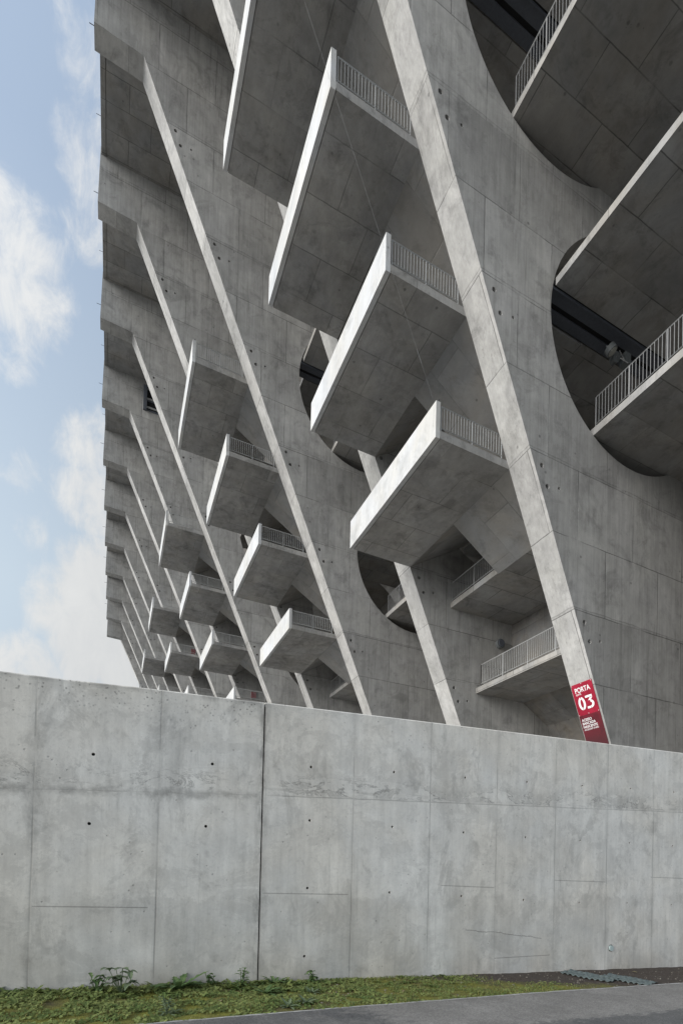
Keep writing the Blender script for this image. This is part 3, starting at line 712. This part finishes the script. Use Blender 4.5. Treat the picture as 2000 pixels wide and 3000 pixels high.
def weed(x, y, label, kind, size, mat=None, seed=0):
    r = random.Random(seed); base = Vector((x, y, vz(x, y))); root = bpy.data.objects.new('weed', None); COL.objects.link(root); root.location = base
    tag(root, label, 'weed', 'weeds in the grass strip'); b0 = Vector((0, 0, 0)); lf = bmesh.new(); st = None
    if kind == 'rosette':
        for k in range(14): jag_leaf(lf, b0, k*2.4+r.uniform(-.3, .3), size*r.uniform(.6, 1), size*.13, r.uniform(.25, 1.0), r.uniform(.1, .5))
    elif kind == 'broad':
        st = MB()
        for k in range(16):
            a = r.uniform(0, 6.3); h = size*r.uniform(.25, 1.05); top = Vector((math.cos(a)*size*.5*r.random(), math.sin(a)*size*.25*r.random(), h))
            st.bar(b0, top, .0035); 
            for q in range(2): jag_leaf(lf, top, r.uniform(0, 6.3), size*r.uniform(.3, .45), size*.12, r.uniform(-.2, .5), r.uniform(.2, .7), 3, .2)
    elif kind == 'thistle':
        st = MB()
        for k in range(3):
            a = r.uniform(0, 6.3); top = Vector((math.cos(a)*size*.2, math.sin(a)*size*.12, size*r.uniform(.85, 1.1))); st.bar(b0, top, .005)
            for q in range(9):
                f = .15+.8*q/8; jag_leaf(lf, top*f, r.uniform(0, 6.3), size*.52*(1.15-f*.6), size*.085, .7, .6, 4, .45)
        for k in range(9): jag_leaf(lf, b0, k*.9, size*r.uniform(.6, 1.0), size*.12, r.uniform(.1, .6), .3)
    me = bpy.data.meshes.new('leaves'); lf.to_mesh(me); lf.free(); link('leaves', me, mat or M_WEED, root)
    if st: st.build('stems', mat or M_WEED, root)
weed(-.12, 6.42, 'small dark weed against the wall near the left corner', 'broad', .2, None, 1)
weed(.14, 6.32, 'leggy broad leaved weed, tallest plant at the left end of the wall', 'broad', .29, M_PALE, 2)
weed(.78, 6.40, 'weed with large drooping jagged leaves on the left third of the verge', 'rosette', .42, None, 3)
weed(1.16, 6.50, 'small low weed close to the left wall section between two bigger ones', 'broad', .16, None, 4)
weed(1.55, 6.36, 'upright jagged weed just left of the open wall joint', 'thistle', .25, None, 5)
weed(2.02, 6.48, 'weed with upright rosette just right of the open wall joint', 'rosette', .24, None, 6)
weed(2.55, 6.44, 'low leafy weed second to the right of the wall joint', 'broad', .18, None, 7)
weed(2.1, 5.52, 'pale rosette weed near the asphalt edge, upright one', 'rosette', .2, M_PALE, 8)
weed(1.85, 5.40, 'pale flattened rosette weed right beside the asphalt edge', 'rosette', .18, M_PALE, 9)
weed(2.35, 5.95, 'tiny pale weed in the middle of the grass strip', 'rosette', .14, M_PALE, 10)
weed(.55, 5.38, 'grey green tuft at the asphalt edge on the left', 'thistle', .2, M_PALE, 12)
weed(1.75, 6.0, 'flat weed with spreading leaves below the jagged one', 'rosette', .26, None, 13)
# low leafy cover that nobody could count, thickest along the foot of the wall
lw = bmesh.new(); rw = random.Random(21)
for _ in range(620):
    x = rw.uniform(-2.4, 5.2); e = edge_y(x); y = YW-.02-abs(rw.gauss(0, .28))
    if y < e+.04 or cover(x, y) < rw.random()*.9: continue
    sz = rw.uniform(.04, .12)*(1.2 if x < 2.6 else .8); b0 = Vector((x, y, vz(x, y)+.004))
    for k in range(rw.randint(4, 9)): jag_leaf(lw, b0, rw.uniform(0, 6.3), sz*rw.uniform(.6, 1.1), sz*.17, rw.uniform(.2, 1.1), rw.uniform(.2, .7), 3, .35)
me = bpy.data.meshes.new('leafy_ground_cover'); lw.to_mesh(me); lw.free(); o = link('leafy_ground_cover', me, M_CLOV); tag(o, kind='stuff')
# corrugated green plastic sheets lying on the soil
def corr(name, c, ux, L, Wd, label, seed):
    r = random.Random(seed); d = Vector((ux[0], ux[1], 0)).normalized(); s = Vector((-d.y, d.x, 0)); bm = bmesh.new(); g = []
    nu, nv = 88, 16
    for side in (0, 1):
        gg = []
        for i in range(nu+1):
            f = i/nu; row = []
            for j in range(nv+1):
                h = j/nv; q = Vector((c[0], c[1], 0))+d*L*(f-.5)+s*Wd*(h-.5)*(1-.25*max(0, f-.8)*5*.5)
                bmp = .026*(.5+.5*math.cos(f*2*math.pi*9))*(.65+.35*math.cos(h*2*math.pi*2.5))
                row.append(bm.verts.new((q.x, q.y, vz(q.x, min(q.y, YW))+.014+bmp-side*.006)))
            gg.append(row)
        for i in range(nu):
            for j in range(nv):
                F = (gg[i][j], gg[i+1][j], gg[i+1][j+1], gg[i][j+1]); bm.faces.new(F if not side else F[::-1])
        g.append(gg)
    A, B = g
    for i in range(nu):
        bm.faces.new((A[i+1][0], A[i][0], B[i][0], B[i+1][0])); bm.faces.new((A[i][nv], A[i+1][nv], B[i+1][nv], B[i][nv]))
    for j in range(nv):
        bm.faces.new((A[0][j], A[0][j+1], B[0][j+1], B[0][j])); bm.faces.new((A[nu][j+1], A[nu][j], B[nu][j], B[nu][j+1]))
    me = bpy.data.meshes.new(name); bm.to_mesh(me); bm.free()
    for q in me.polygons: q.use_smooth = True
    o = link(name, me, M_MAT); tag(o, label, 'plastic sheet', 'corrugated sheets lying on the soil')
corr('plastic_sheet', (7.53, 6.14), (.25, -.70), .80, .54, 'corrugated green plastic sheet on soil, the one touching the wall', 1)
corr('plastic_sheet', (8.02, 5.78), (.20, -.60), .74, .56, 'corrugated green plastic sheet on soil, the one by the asphalt edge', 2)
# stones and bits on the soil
rs = random.Random(5); b_ = bmesh.new()
for _ in range(500):
    x = rs.uniform(2, 12); y = rs.uniform(edge_y(x)+.03, YW-.03); r = rs.choice((.004, .006, .008, .013))
    mt_ = Matrix.Translation((x, y, vz(x, y)+r*.3)) @ Matrix.Diagonal((r*rs.uniform(.8, 1.6), r, r*.6, 1))
    bmesh.ops.create_icosphere(b_, subdivisions=1, radius=1, matrix=mt_)
me = bpy.data.meshes.new('gravel'); b_.to_mesh(me); b_.free(); o = link('gravel', me, simple('pebbles', (.20, .18, .15), .9, nz=.5, sc=3)); tag(o, kind='stuff')
for k, (x, y, a, lb) in enumerate(((3.55, 5.75, .5, 'curled dry leaf lying on the green grass strip'), (1.15, 5.72, 1.2, 'brown dead leaf on the left part of the grass strip'), (8.9, 6.25, 2., 'pale scrap lying on bare soil near the right edge'))):
    bm = bmesh.new(); jag_leaf(bm, Vector((0, 0, 0)), a, .09, .022, .3, .35, 3, .1); me = bpy.data.meshes.new('dry_leaf'); bm.to_mesh(me); bm.free()
    o = link('dry_leaf', me, M_DRY); o.location = (x, y, vz(x, y)+.02); tag(o, lb, 'leaf')
